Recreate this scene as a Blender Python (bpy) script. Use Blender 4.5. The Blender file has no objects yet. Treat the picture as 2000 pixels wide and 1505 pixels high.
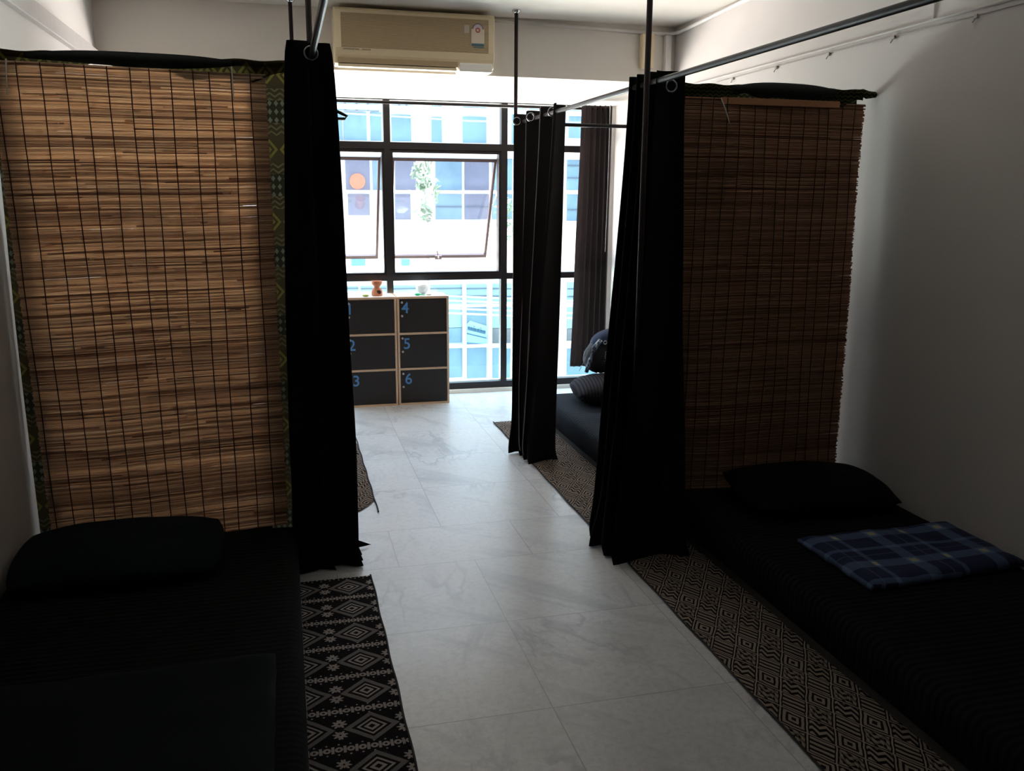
import bpy, bmesh, math, random
from mathutils import Vector, Matrix, noise
random.seed(7)
C = bpy.context.scene.collection
PI = math.pi

# ------------------------------------------------------------------ camera
F = 1713.0; CX, CY = 1000.0, 752.5; EYE = Vector((0, 0, 1.65))
def cray(u, v): return Vector(((u-CX)/F, -(v-CY)/F, -1.0))
ay = cray(550, 380).normalized()
ax = cray(7790, 427); ax = (ax - ay*ax.dot(ay)).normalized()
az = ax.cross(ay)
ROT = Matrix((ax, ay, az))                      # camera -> world
cam = bpy.data.objects.new('camera', bpy.data.cameras.new('camera')); C.objects.link(cam)
cam.matrix_world = Matrix.Translation(EYE) @ ROT.to_4x4()
cam.data.sensor_width = 36.0; cam.data.lens = F/2000*36.0; cam.data.clip_start = 0.05; cam.data.clip_end = 300
bpy.context.scene.camera = cam
def onY(u, v, y): r = ROT @ cray(u, v); return EYE + r*(y/r.y)
def onZ(u, v, z): r = ROT @ cray(u, v); return EYE + r*((z-EYE.z)/r.z)

# ------------------------------------------------------------------ world, sun, exposure
# daylight shaped by direction: sky, sunlit street ahead, dimmed behind to spare the facade
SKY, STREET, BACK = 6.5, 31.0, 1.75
w = bpy.data.worlds.new('daylight'); bpy.context.scene.world = w; w.use_nodes = True
nt = w.node_tree; nt.nodes.clear()
def WN(k): return nt.nodes.new(k)
def ramp(sock, a, b, lo, hi):
    n = WN('ShaderNodeMapRange'); n.interpolation_type = 'SMOOTHSTEP'; nt.links.new(sock, n.inputs[0])
    for i_, v_ in enumerate((a, b, lo, hi)): n.inputs[i_+1].default_value = v_
    return n.outputs[0]
def wmix(f_, a_, b_):
    n = WN('ShaderNodeMix'); n.data_type = 'RGBA'; nt.links.new(f_, n.inputs[0])
    for k_, c_ in ((6, a_), (7, b_)):
        if isinstance(c_, tuple): n.inputs[k_].default_value = (*c_, 1)
        else: nt.links.new(c_, n.inputs[k_])
    return n.outputs[2]
tc = WN('ShaderNodeTexCoord'); sp = WN('ShaderNodeSeparateXYZ'); nt.links.new(tc.outputs['Generated'], sp.inputs[0])
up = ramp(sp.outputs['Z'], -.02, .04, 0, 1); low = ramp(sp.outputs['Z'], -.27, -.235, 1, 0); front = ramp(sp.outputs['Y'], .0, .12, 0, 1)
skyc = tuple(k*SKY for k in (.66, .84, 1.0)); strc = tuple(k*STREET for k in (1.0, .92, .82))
near = ramp(sp.outputs['Z'], -.70, -.36, 1, 0)      # dimmed straight below to sharpen the blind's shadow edge on the wall
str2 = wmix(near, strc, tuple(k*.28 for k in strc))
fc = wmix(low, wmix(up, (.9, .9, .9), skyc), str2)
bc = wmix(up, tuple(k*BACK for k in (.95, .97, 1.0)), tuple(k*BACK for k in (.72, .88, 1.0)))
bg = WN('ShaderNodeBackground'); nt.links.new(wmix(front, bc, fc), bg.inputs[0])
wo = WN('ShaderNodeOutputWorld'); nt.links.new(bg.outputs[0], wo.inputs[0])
sun = bpy.data.objects.new('sun', bpy.data.lights.new('sun', 'SUN')); C.objects.link(sun)
sun.data.energy = 5.0; sun.data.angle = .01; sun.data.color = (1, .96, .88)
sun.rotation_euler = Vector((.25, .12, -1)).to_track_quat('-Z', 'Y').to_euler()
por = bpy.data.objects.new('window_daylight_portal', bpy.data.lights.new('portal', 'AREA')); C.objects.link(por)
por.data.shape = 'RECTANGLE'; por.data.size = 3.95; por.data.size_y = 2.45; por.data.cycles.is_portal = True
por.location = (.88, 7.9, 1.15); por.rotation_euler = Vector((0, -1, 0)).to_track_quat('-Z', 'Y').to_euler()
vs = bpy.context.scene.view_settings
vs.view_transform = 'Standard'; vs.look = 'None'; vs.gamma = 1; vs.exposure = 0.8; vs.use_curve_mapping = False
bpy.context.scene.cycles.max_bounces = 14; bpy.context.scene.cycles.diffuse_bounces = 8
bpy.context.scene.cycles.transparent_max_bounces = 24; bpy.context.scene.cycles.transmission_bounces = 8

# ------------------------------------------------------------------ shader maths
class S:
    nt = None
    def __init__(s, v): s.v = v
    @staticmethod
    def m(op, *a):
        n = S.nt.nodes.new('ShaderNodeMath'); n.operation = op
        for i, x in enumerate(a):
            x = x.v if isinstance(x, S) else x
            if isinstance(x, (int, float)): n.inputs[i].default_value = x
            else: S.nt.links.new(x, n.inputs[i])
        return S(n.outputs[0])
    def __add__(a, b): return S.m('ADD', a, b)
    __radd__ = __add__
    def __sub__(a, b): return S.m('SUBTRACT', a, b)
    def __rsub__(a, b): return S.m('SUBTRACT', b, a)
    def __mul__(a, b): return S.m('MULTIPLY', a, b)
    __rmul__ = __mul__
    def __truediv__(a, b): return S.m('DIVIDE', a, b)
    def __gt__(a, b): return S.m('GREATER_THAN', a, b)
    def __lt__(a, b): return S.m('LESS_THAN', a, b)
def fr(a): return S.m('FRACT', a)
def ab(a): return S.m('ABSOLUTE', a)
def fl(a): return S.m('FLOOR', a)
def mx(a, b): return S.m('MAXIMUM', a, b)
def mn(a, b): return S.m('MINIMUM', a, b)
def sq(a): return S.m('SQRT', a)
def coords(kind='Object'):
    t = S.nt.nodes.new('ShaderNodeTexCoord'); p = S.nt.nodes.new('ShaderNodeSeparateXYZ')
    S.nt.links.new(t.outputs[kind], p.inputs[0]); return t.outputs[kind], S(p.outputs[0]), S(p.outputs[1]), S(p.outputs[2])
def noi(vec, scale, detail=3, rough=.5, dist=0, sc3=None):
    n = S.nt.nodes.new('ShaderNodeTexNoise'); n.inputs['Scale'].default_value = scale
    n.inputs['Detail'].default_value = detail; n.inputs['Roughness'].default_value = rough; n.inputs['Distortion'].default_value = dist
    if sc3:
        mp = S.nt.nodes.new('ShaderNodeMapping'); mp.inputs['Scale'].default_value = sc3; S.nt.links.new(vec, mp.inputs[0]); vec = mp.outputs[0]
    S.nt.links.new(vec, n.inputs['Vector']); return S(n.outputs[0])
def mixc(f, a, b):
    n = S.nt.nodes.new('ShaderNodeMix'); n.data_type = 'RGBA'; n.clamp_factor = True
    for s_, x in ((0, f), (6, a), (7, b)):
        if isinstance(x, S): x = x.v
        if isinstance(x, (int, float)): n.inputs[s_].default_value = x
        elif isinstance(x, tuple): n.inputs[s_].default_value = (*x, 1)
        else: S.nt.links.new(x, n.inputs[s_])
    return n.outputs[2]
def newmat(name):
    m = bpy.data.materials.new(name); m.use_nodes = True; S.nt = m.node_tree
    b = m.node_tree.nodes['Principled BSDF']; return m, b
def setc(b, c):
    if isinstance(c, tuple): b.inputs['Base Color'].default_value = (*c, 1)
    else: S.nt.links.new(c, b.inputs['Base Color'])
def bump(b, h, st=.2, d=.01):
    n = S.nt.nodes.new('ShaderNodeBump'); n.inputs['Strength'].default_value = st; n.inputs['Distance'].default_value = d
    S.nt.links.new(h.v, n.inputs['Height']); S.nt.links.new(n.outputs[0], b.inputs['Normal'])
def plain(name, c, rough=.6, metal=0, spec=.5, var=.08, scale=20, bst=0, sheen=0):
    m, b = newmat(name); v, x, y, z = coords()
    n = noi(v, scale); setc(b, mixc(n, tuple(k*(1-var) for k in c), tuple(min(1, k*(1+var)) for k in c)))
    b.inputs['Roughness'].default_value = rough; b.inputs['Metallic'].default_value = metal; b.inputs['Specular IOR Level'].default_value = spec
    if sheen: b.inputs['Sheen Weight'].default_value = sheen
    if bst: bump(b, n, bst, .003)
    return m

M = {}
def wallmat(name, c):
    m, b = newmat(name); v, x, y, z = coords()
    n = noi(v, 1.3, 4); n2 = noi(v, 60, 3)
    setc(b, mixc(n, tuple(k*.95 for k in c), c)); b.inputs['Roughness'].default_value = .75; b.inputs['Specular IOR Level'].default_value = .25
    bump(b, n2, .12, .002); return m
M['wall'] = wallmat('wall_paint', (.60, .565, .55))
M['ceil'] = wallmat('ceiling_paint', (.70, .665, .62))
# marble effect vinyl floor
m, b = newmat('marble_tile'); v, x, y, z = coords()
yy = y + (y > 3.95)*.17
row = fl((yy-3.11)/.62)
off = (row < 1.0)*.79 + (1-(row < 1.0))*((row < 2.0)*.44 + (1-(row < 2.0))*.71)
fx = fr((x-off)/.63); fy = fr((yy-3.11)/.62)
line = mx(mx(fx < .0035, fx > .9965), mx(fy < .0035, fy > .9965))
col_id = fl((x-off)/.63); seed = row*3.7 + col_id*5.3
cmb = S.nt.nodes.new('ShaderNodeCombineXYZ'); S.nt.links.new((x+seed*.31).v, cmb.inputs[0]); S.nt.links.new(y.v, cmb.inputs[1]); S.nt.links.new(seed.v, cmb.inputs[2])
vn = noi(cmb.outputs[0], 1.1, 5, .55, 1.4, (1.6, .8, 1)); vein = 1 - mn(ab(vn-.5)*34, 1.0)
vn2 = noi(cmb.outputs[0], 1.9, 4, .6, 2.2, (.9, 1.8, 1)); vein2 = 1 - mn(ab(vn2-.52)*60, 1.0)
msk = noi(cmb.outputs[0], 1.4, 2); msk = mn(mx((msk-.42)*5, 0), 1)
cl = noi(cmb.outputs[0], 4, 8, .7); grain = noi(v, 38, 6, .75)
c1 = mixc(cl, (.50, .50, .51), (.68, .68, .69)); c2 = mixc(mn(mx((grain-.45)*6, 0), 1)*.6, c1, (.46, .46, .47))
rot = S.nt.nodes.new('ShaderNodeMapping'); rot.inputs['Rotation'].default_value = (0, 0, .7); S.nt.links.new(cmb.outputs[0], rot.inputs[0])
smd = noi(rot.outputs[0], 1.6, 6, .62, .8, (.55, 2.6, 1)); smd = mn(mx((smd-.54)*5, 0), 1)
c3 = mixc(mx(mx(vein*msk*.6, vein2*msk*.35), smd*.62), c2, (.27, .28, .31)); c4 = mixc(line*.75, c3, (.30, .30, .31))
setc(b, c4); S.nt.links.new((.24+cl*.2).v, b.inputs['Roughness']); b.inputs['Specular IOR Level'].default_value = .6
bump(b, grain, .06, .002); M['floor'] = m

M['seam'] = plain('pale_seam_thread', (.30, .27, .28), .6)
M['rod'] = plain('black_rod_metal', (.012, .009, .011), .38, 0, .18)
M['rodshade'] = plain('brown_rod_metal', (.016, .009, .009), .5, 0, .2)
M['chrome'] = plain('chrome', (.75, .76, .8), .18, 1); M['ring'] = plain('dark_chrome_ring', (.30, .30, .32), .25, 1)
M['curtain'] = plain('black_curtain_fabric', (.0045, .0048, .0058), .85, spec=.2, var=.3, scale=120, bst=.2, sheen=.03)
M['curtain_b'] = plain('charcoal_curtain_fabric', (.060, .047, .048), .8, spec=.25, var=.2, scale=120, bst=.2)
M['curtain_c'] = plain('dark_brown_curtain_fabric', (.018, .014, .015), .8, spec=.25, var=.2, scale=120, bst=.2)
M['frame'] = plain('black_aluminium_frame', (.022, .019, .021), .38, .3)
M['sash'] = plain('brown_aluminium_sash', (.09, .06, .058), .4, .3)
M['plastic'] = plain('cream_plastic', (.74, .62, .42), .4, var=.03)
M['grille'] = plain('beige_grille', (.50, .375, .22), .55, var=.05)
M['grille_dark'] = plain('grille_shadow_gap', (.22, .17, .10), .7)
M['white'] = plain('white_plastic', (.82, .80, .76), .4, var=.02)
M['tie'] = plain('cable_tie_plastic', (.62, .58, .54), .4, var=.02)
M['ply'] = plain('light_wood_edge', (.70, .48, .32), .5, var=.1, scale=30)
M['knob'] = plain('pale_knob', (.66, .60, .56), .35, .2)
M['blue'] = plain('blue_numeral', (.10, .29, .62), .5, var=.05)
M['terra'] = plain('terracotta', (.58, .20, .09), .6, var=.12)
M['hole_shade'] = plain('dark_recess', (.06, .02, .015), .8)
M['trunk'] = plain('white_trunking', (.72, .70, .68), .5, var=.04)
M['green'] = plain('bright_green_plastic', (.05, .62, .22), .4)
M['olive'] = plain('yellow_green_plastic', (.38, .42, .07), .5)
M['bag'] = plain('white_film', (.85, .85, .85), .3)
m, b = newmat('dark_locker_door'); v, x, y, z = coords()
g = noi(v, 6, 5, .6, 0, (14, 1, 1)); setc(b, mixc(g, (.010, .008, .008), (.030, .022, .020))); b.inputs['Roughness'].default_value = .5; M['door'] = m

def stripes(name, c1, c2, pitch, axis, rough=.75):
    m, b = newmat(name); v, x, y, z = coords(); a = (x, y, z)[axis]
    f = fr(a/pitch); s = (f > .5); n = noi(v, 5, 4)
    setc(b, mixc(s, mixc(n, tuple(k*.8 for k in c1), c1), c2)); b.inputs['Roughness'].default_value = .92; b.inputs['Specular IOR Level'].default_value = .08
    bump(b, ab(f-.5), .3, .004); return m
M['sheet'] = stripes('black_striped_bedsheet', (.0030, .0036, .0040), (.0095, .0098, .0105), .03, 1)
M['sheet_mid'] = stripes('blue_black_striped_bedsheet', (.014, .016, .022), (.030, .034, .044), .035, 1)
M['bed_side'] = plain('black_mattress_side', (.009, .009, .010), .85, spec=.1)
M['base'] = plain('dark_bed_base', (.035, .032, .030), .8)
M['pillow'] = plain('navy_pillow_fabric', (.0065, .0095, .013), .9, spec=.1, var=.2, scale=6, bst=.3)
M['pillow_s'] = stripes('dark_striped_pillow_fabric', (.022, .020, .026), (.042, .038, .046), .022, 0)
M['pillow_k'] = plain('black_pillow_fabric', (.003, .003, .0035), .9, spec=.1)
M['blanket'] = plain('dark_teal_blanket', (.0045, .0070, .0080), .9, spec=.1, var=.2, scale=8, bst=.3)
M['bagcloth'] = plain('black_bag_cloth', (.010, .010, .014), .8, bst=.3)
M['bagblue'] = plain('navy_bag_lid_cloth', (.035, .055, .13), .75, bst=.3)
M['bagmark'] = plain('grey_print', (.45, .45, .50), .6)
m, b = newmat('patterned_strap'); v, x, y, z = coords(); n = noi(v, 55, 2)
setc(b, mixc((n > .5), (.05, .08, .14), (.40, .45, .50))); M['strap'] = m

# plaid
m, b = newmat('blue_plaid'); v, x, y, z = coords()
def band(a, p, lo, hi): f = fr(a/p); return (f > lo)*(f < hi)
bx_ = mx(band(x, .33, .08, .26), band(x, .33, .60, .67)); by_ = mx(band(y, .27, .10, .32), band(y, .27, .66, .75))
li = (bx_+by_)*.5
base = mixc(li, (.004, .010, .050), (.095, .145, .26))
yel = mx(band(x, .33, .12, .22)*band(y, .27, .15, .27), band(x, .33, .60, .67)*band(y, .27, .15, .27))
base = mixc(yel*.8, base, (.38, .34, .19))
base = mixc(mx(band(x, .33, .42, .44), band(y, .27, .48, .50))*.35, base, (.12, .16, .28))
setc(b, base); b.inputs['Roughness'].default_value = .9; bump(b, noi(v, 90, 2), .3, .003); M['plaid'] = m

# woven rug with concentric diamonds
m, b = newmat('rug_diamond_weave'); v, x, y, z = coords()
wob = (noi(v, 9, 2)-.5)*.012
X = x + wob; Y = y + wob*.6
s = (fr(Y/.208+.5)-.5)*.208; t = (fr(X/.2+.5)-.5)*.2
d = ab(t)/.088 + ab(s)/.080
ring = mx((d < 1.0)*(d > .72), mx((d < .56)*(d > .44), (d < .30)*(d > .14)))
outer = (d < 1.0)*(d > .72)
bb = ab(s)-.104; ub = (fr(X/.036)-.5)*.036; rr = sq(ub*ub + bb*bb)
bead = mx((rr < .0125)*(rr > .0045), (ab(ub) > .0135)*(ab(bb) < .017))
dot = (sq(ub*ub + (ab(s)-.079)*(ab(s)-.079)) < .0035)
tt = ab(t)-.1; ss = ab(s)-.030; r2 = sq(tt*tt + ss*ss)
ang = S.m('ARCTAN2', ss, tt); pet = .0195 + .0055*S.m('SINE', ang*8.0)
flo = (r2 < pet)*(r2 > .004)
zone = (ab(s) < .084)
pat = mx(mx(mx(ring, flo)*zone, bead), dot)
wv = noi(v, 260, 2); fine = fr(Y/.006); fuzz = noi(v, 30, 3)
lightc = mixc(wv, (.42, .37, .36), (.80, .74, .72)); darkc = mixc(wv, (.010, .008, .010), (.045, .038, .042))
colr = mixc(pat*1.0, darkc, lightc); colr = mixc(outer*.6, colr, (.10, .09, .095))
setc(b, colr); b.inputs['Roughness'].default_value = .95; b.inputs['Specular IOR Level'].default_value = .1
bump(b, fine + wv, .4, .003); M['rug_d'] = m
# rug with small oblique lattice
m, b = newmat('rug_lattice_weave'); v, x, y, z = coords()
wob = (noi(v, 14, 2)-.5)*.014
p = (x+y*.62+wob)/.098; q = (x-y*.62+wob)/.098
a = fr(p); c = fr(q); ck = fr((fl(p)+fl(q)*2)/4)
edge = mx(mx(a < .16, c < .16), 0); eline = mx((a > .05)*(a < .11), (c > .05)*(c < .11))
mm = mx(ab(a-.58), ab(c-.58)); sqr = (fr(mm*5) > .45)
st1 = (fr(a*4) > .45); st2 = (fr((a+c)*3) > .45); zz = (fr(a*3+ab(fr(c*2)-.5)*1.4) > .5)
inn = (ck < .12)*sqr + (ck > .12)*(ck < .4)*st1 + (ck > .4)*(ck < .6)*zz + (ck > .6)*mx(sqr*st2, zz*.6)
pat = edge*eline + (1-edge)*inn*.85
wv = noi(v, 260, 2); big = noi(v, 5, 2)
lightc = mixc(big, (.40, .30, .25), (.60, .52, .45)); darkc = mixc(wv, (.006, .005, .005), (.028, .022, .020))
setc(b, mixc(pat, darkc, lightc)); b.inputs['Roughness'].default_value = .95; b.inputs['Specular IOR Level'].default_value = .1
bump(b, pat + wv, .5, .004); M['rug_l'] = m

# translucent cloth / reed helper
def translucent(name, build, trans):
    m, b = newmat(name); col = build()
    nt_ = m.node_tree; out = nt_.nodes['Material Output']; nt_.nodes.remove(b)
    df = nt_.nodes.new('ShaderNodeBsdfDiffuse'); tr = nt_.nodes.new('ShaderNodeBsdfTranslucent'); mxs = nt_.nodes.new('ShaderNodeMixShader')
    nt_.links.new(col, df.inputs[0]); nt_.links.new(col, tr.inputs[0]); mxs.inputs[0].default_value = trans
    nt_.links.new(df.outputs[0], mxs.inputs[1]); nt_.links.new(tr.outputs[0], mxs.inputs[2]); nt_.links.new(mxs.outputs[0], out.inputs[0])
    return m
def reedcol(a, b_, c):
    def f():
        g = S.nt.nodes.new('ShaderNodeNewGeometry'); v, x, y, z = coords()
        r = S(g.outputs['Random Per Island']); n = noi(v, 1, 3, .6, 0, (9, 9, 160))
        return mixc((n-.36)*2.6, mixc(mn(r*1.5, 1.0), c, a), mixc(r, b_, a))
    return f
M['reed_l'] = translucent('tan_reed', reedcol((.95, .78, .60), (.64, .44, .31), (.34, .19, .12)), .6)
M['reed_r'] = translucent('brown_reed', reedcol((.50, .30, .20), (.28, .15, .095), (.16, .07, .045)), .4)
M['thread'] = plain('dark_red_thread', (.035, .008, .006), .9)
M['slat'] = plain('brown_wood_slat', (.34, .15, .07), .6)
def clothpat():
    v, x, y, z = coords()
    zg = ab(fr(x/.042)-.5)*.030
    rowf = fr(z/.30)
    zig = (fr((z+zg)/.022) > .62)*mx((rowf > .30)*(rowf < .48), (rowf > .78)*(rowf < .94))
    dx = ab(fr(x/.075+.2)-.5)*.075; dz = ab(rowf-.12)*.30; dd = dx/.034+dz/.042
    dia = mx((dd < 1.0)*(dd > .62), (dd < .3))
    ex = ab(fr(x/.026)-.5)*.026; ez = ab(fr(z/.034)-.5)*.034; dots = (ex/.009+ez/.013 < 1.0)*(rowf > .48)*(rowf < .78)
    n = noi(v, 7, 3)
    g = mixc(n, (.040, .033, .018), (.075, .055, .028))
    g = mixc(dia, g, (.17, .15, .04)); g = mixc(zig, g, (.12, .105, .055)); g = mixc((rowf > .48)*(rowf < .78)*.7, g, (.02, .021, .016)); return mixc(dots*.9, g, (.15, .155, .11))
M['cloth'] = translucent('olive_tribal_cloth', clothpat, .6)
def clothr():
    v, x, y, z = coords(); zg = ab(fr(x/.03)-.5)*.02; n = noi(v, 7, 3)
    return mixc((fr((z+zg)/.018) > .62)*.7, mixc(n, (.012, .014, .007), (.03, .03, .014)), (.13, .125, .06))
M['cloth_r'] = translucent('dark_olive_tribal_cloth', clothr, .3)
M['lining'] = plain('blackish_green_cloth_lining', (.006, .011, .011), .7)

# glass: thin pane
def glassmat(name, tint, refl=.05):
    m, b = newmat(name); nt_ = m.node_tree; out = nt_.nodes['Material Output']; nt_.nodes.remove(b)
    v, x, y, z = coords(); n = noi(v, 2.5, 3)
    tr = nt_.nodes.new('ShaderNodeBsdfTransparent'); gl = nt_.nodes.new('ShaderNodeBsdfGlossy'); gl.inputs['Roughness'].default_value = .03
    nt_.links.new(mixc(n, tint, tuple(min(1, k*1.03) for k in tint)), tr.inputs[0])
    mxs = nt_.nodes.new('ShaderNodeMixShader'); mxs.inputs[0].default_value = refl
    nt_.links.new(tr.outputs[0], mxs.inputs[1]); nt_.links.new(gl.outputs[0], mxs.inputs[2]); nt_.links.new(mxs.outputs[0], out.inputs[0]); return m
M['glass'] = glassmat('clear_window_glass', (.94, .97, 1.0))
M['glass_low'] = glassmat('tinted_window_glass', (.84, .94, .97))
M['glass_s'] = glassmat('sash_glass', (.95, .95, 1.0), .10)
M['ext_white'] = plain('white_facade_render', (.84, .85, .86), .8, var=.05, scale=2)
M['ext_blue'] = plain('pale_blue_facade', (.28, .43, .54), .7, var=.15, scale=2)
M['ext_glass'] = plain('facade_blue_glass', (.17, .30, .40), .25, var=.35, scale=1.5)
M['ext_lilac'] = plain('facade_lilac_glass', (.16, .185, .26), .3, var=.3, scale=1.5)
M['ext_dark'] = plain('facade_dark_line', (.10, .14, .19), .6)
M['ext_grey'] = plain('facade_grey_shutter', (.16, .18, .20), .6, var=.2, scale=6)
M['canopy'] = plain('pale_metal_canopy', (.88, .86, .84), .6, var=.04, scale=3)
M['leaf'] = plain('leaf_green', (.26, .36, .24), .7, var=.5, scale=6)
M['bark'] = plain('bark', (.45, .42, .38), .9)
M['orange'] = plain('orange_sign', (.75, .22, .12), .6)
M['signblue'] = plain('blue_sign', (.12, .34, .60), .6)
M['wire'] = plain('grey_cable', (.5, .55, .58), .5)

# ------------------------------------------------------------------ mesh helpers
def obj(name, bm, mat, parent=None, smooth=False, loc=(0, 0, 0), label=None, bev=0):
    me = bpy.data.meshes.new(name); bmesh.ops.recalc_face_normals(bm, faces=bm.faces[:]); bm.to_mesh(me); bm.free()
    for mm_ in (mat if isinstance(mat, (list, tuple)) else [mat]): me.materials.append(mm_)
    if smooth:
        for p_ in me.polygons: p_.use_smooth = True
    o = bpy.data.objects.new(name, me); C.objects.link(o); o.location = loc
    if parent: o.parent = parent
    if label: o['label'] = label
    if bev:
        mo = o.modifiers.new('bevel', 'BEVEL'); mo.width = bev; mo.segments = 2; mo.limit_method = 'ANGLE'
    return o
def tag(o, label, cat, group=None):
    o['label'] = label; o['category'] = cat
    if group: o['group'] = group
    return o
def thing(name, label, cat, loc=(0, 0, 0), group=None):
    o = bpy.data.objects.new(name, None); C.objects.link(o); o.location = loc; o.empty_display_size = .1
    return tag(o, label, cat, group)
def struct(name, bm, mat, bev=0):
    o = obj(name, bm, mat, bev=bev); o['kind'] = 'structure'; return o
def box(bm, x0, x1, y0, y1, z0, z1, mi=0):
    vs_ = [bm.verts.new(p_) for p_ in ((x0,y0,z0),(x1,y0,z0),(x1,y1,z0),(x0,y1,z0),(x0,y0,z1),(x1,y0,z1),(x1,y1,z1),(x0,y1,z1))]
    for f_ in ((0,3,2,1),(4,5,6,7),(0,1,5,4),(1,2,6,5),(2,3,7,6),(3,0,4,7)):
        bm.faces.new([vs_[i] for i in f_]).material_index = mi
    return bm
def B(*a): return box(bmesh.new(), *a)
def tube(bm, pts, r, n=10, cap=True):
    pts = [Vector(p_) for p_ in pts]; rings = []
    for i, p_ in enumerate(pts):
        t_ = (pts[min(i+1, len(pts)-1)] - pts[max(i-1, 0)]).normalized()
        up = Vector((0, 0, 1)) if abs(t_.z) < .9 else Vector((1, 0, 0))
        a_ = t_.cross(up).normalized(); b_ = a_.cross(t_); rad = r[i] if isinstance(r, (list, tuple)) else r
        rings.append([bm.verts.new(p_ + (a_*math.cos(2*PI*k/n) + b_*math.sin(2*PI*k/n))*rad) for k in range(n)])
    for i in range(len(rings)-1):
        for k in range(n): bm.faces.new((rings[i][k], rings[i][(k+1) % n], rings[i+1][(k+1) % n], rings[i+1][k]))
    if cap: bm.faces.new(rings[0][::-1]); bm.faces.new(rings[-1])
    return bm
def T(pts, r, n=10): return tube(bmesh.new(), pts, r, n)
def lathe(prof, n=24, c=(0, 0, 0)):
    bm = bmesh.new(); rings = []
    for r, z in prof: rings.append([bm.verts.new((c[0]+max(r, .0003)*math.cos(2*PI*k/n), c[1]+max(r, .0003)*math.sin(2*PI*k/n), c[2]+z)) for k in range(n)])
    for i in range(len(rings)-1):
        for k in range(n): bm.faces.new((rings[i][k], rings[i][(k+1) % n], rings[i+1][(k+1) % n], rings[i+1][k]))
    bm.faces.new(rings[0][::-1]); bm.faces.new(rings[-1]); return bm
def torus(c, axis, R, r, n=24, k=8):
    bm = bmesh.new(); axis = Vector(axis).normalized(); a_ = axis.orthogonal().normalized(); b_ = axis.cross(a_); rings = []
    for i in range(n):
        d_ = a_*math.cos(2*PI*i/n)+b_*math.sin(2*PI*i/n)
        rings.append([bm.verts.new(Vector(c)+d_*(R+r*math.cos(2*PI*j/k))+axis*r*math.sin(2*PI*j/k)) for j in range(k)])
    for i in range(n):
        for j in range(k): bm.faces.new((rings[i][j], rings[(i+1) % n][j], rings[(i+1) % n][(j+1) % k], rings[i][(j+1) % k]))
    return bm
def grid(fn, nu, nv, thick=0):
    bm = bmesh.new(); g_ = [[bm.verts.new(fn(i/nu, j/nv)) for j in range(nv+1)] for i in range(nu+1)]
    for i in range(nu):
        for j in range(nv): bm.faces.new((g_[i][j], g_[i+1][j], g_[i+1][j+1], g_[i][j+1]))
    if thick: bmesh.ops.solidify(bm, geom=bm.faces[:], thickness=thick)
    return bm
def textmesh(s_, size, ext, bold=0):
    cu = bpy.data.curves.new('t', 'FONT'); cu.body = s_; cu.size = size; cu.extrude = ext; cu.offset = bold; cu.align_x = 'CENTER'; cu.align_y = 'CENTER'
    to = bpy.data.objects.new('t', cu); C.objects.link(to); dg = bpy.context.evaluated_depsgraph_get(); dg.update()
    me = bpy.data.meshes.new_from_object(to.evaluated_get(dg)); bpy.data.objects.remove(to); return me

# ------------------------------------------------------------------ room shell
XL, XR, CE, YW, YB, ACY = -1.09, 2.84, 2.86, 7.23, -2.6, 6.3
struct('floor', B(XL-.2, XR+.2, YB-.2, YW+.2, -.12, 0), M['floor'])
struct('ceiling', B(XL-.2, XR+.2, YB-.2, YW+.2, CE, CE+.15), M['ceil'])
struct('wall_left', B(XL-.2, XL, YB-.2, YW+.2, 0, CE), M['wall'])
struct('wall_right', B(XR, XR+.2, YB-.2, YW+.2, 0, CE), M['wall'])
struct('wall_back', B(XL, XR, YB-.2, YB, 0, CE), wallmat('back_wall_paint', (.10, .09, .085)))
bm = bmesh.new()                                                              # deep beam above the window, its underside falling slightly to the window head
pv_ = [(ACY, 2.47), (YW-.02, 2.392), (YW+.2, 2.392), (YW+.2, CE), (ACY, CE)]
a_ = [bm.verts.new((XL, y_, z_)) for y_, z_ in pv_]; b_ = [bm.verts.new((XR, y_, z_)) for y_, z_ in pv_]
bm.faces.new(a_); bm.faces.new(b_[::-1])
for i in range(5): bm.faces.new((a_[i], b_[i], b_[(i+1) % 5], a_[(i+1) % 5]))
struct('wall_front', bm, M['ceil'])
bm = bmesh.new()                                                              # splayed reveal at the window's right end
pv_ = [(2.70, YW+.1), (2.70, YW-.01), (2.745, YW-.02), (XR, 6.88), (XR, YW+.1)]
a_ = [bm.verts.new((x_, y_, 0)) for x_, y_ in pv_]; b_ = [bm.verts.new((x_, y_, 2.42)) for x_, y_ in pv_]
bm.faces.new(a_); bm.faces.new(b_[::-1])
for i in range(5): bm.faces.new((a_[i], b_[i], b_[(i+1) % 5], a_[(i+1) % 5]))
struct('trim_2', bm, M['wall'])
struct('trim_3', B(XL, 2.66, YW-.03, YW+.12, 0, .03), M['white'])            # sill strip
struct('trim_4', B(XL, XR, ACY-.012, ACY, 2.47, 2.53), M['ceil'])            # raised band along the beam's lower edge
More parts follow.
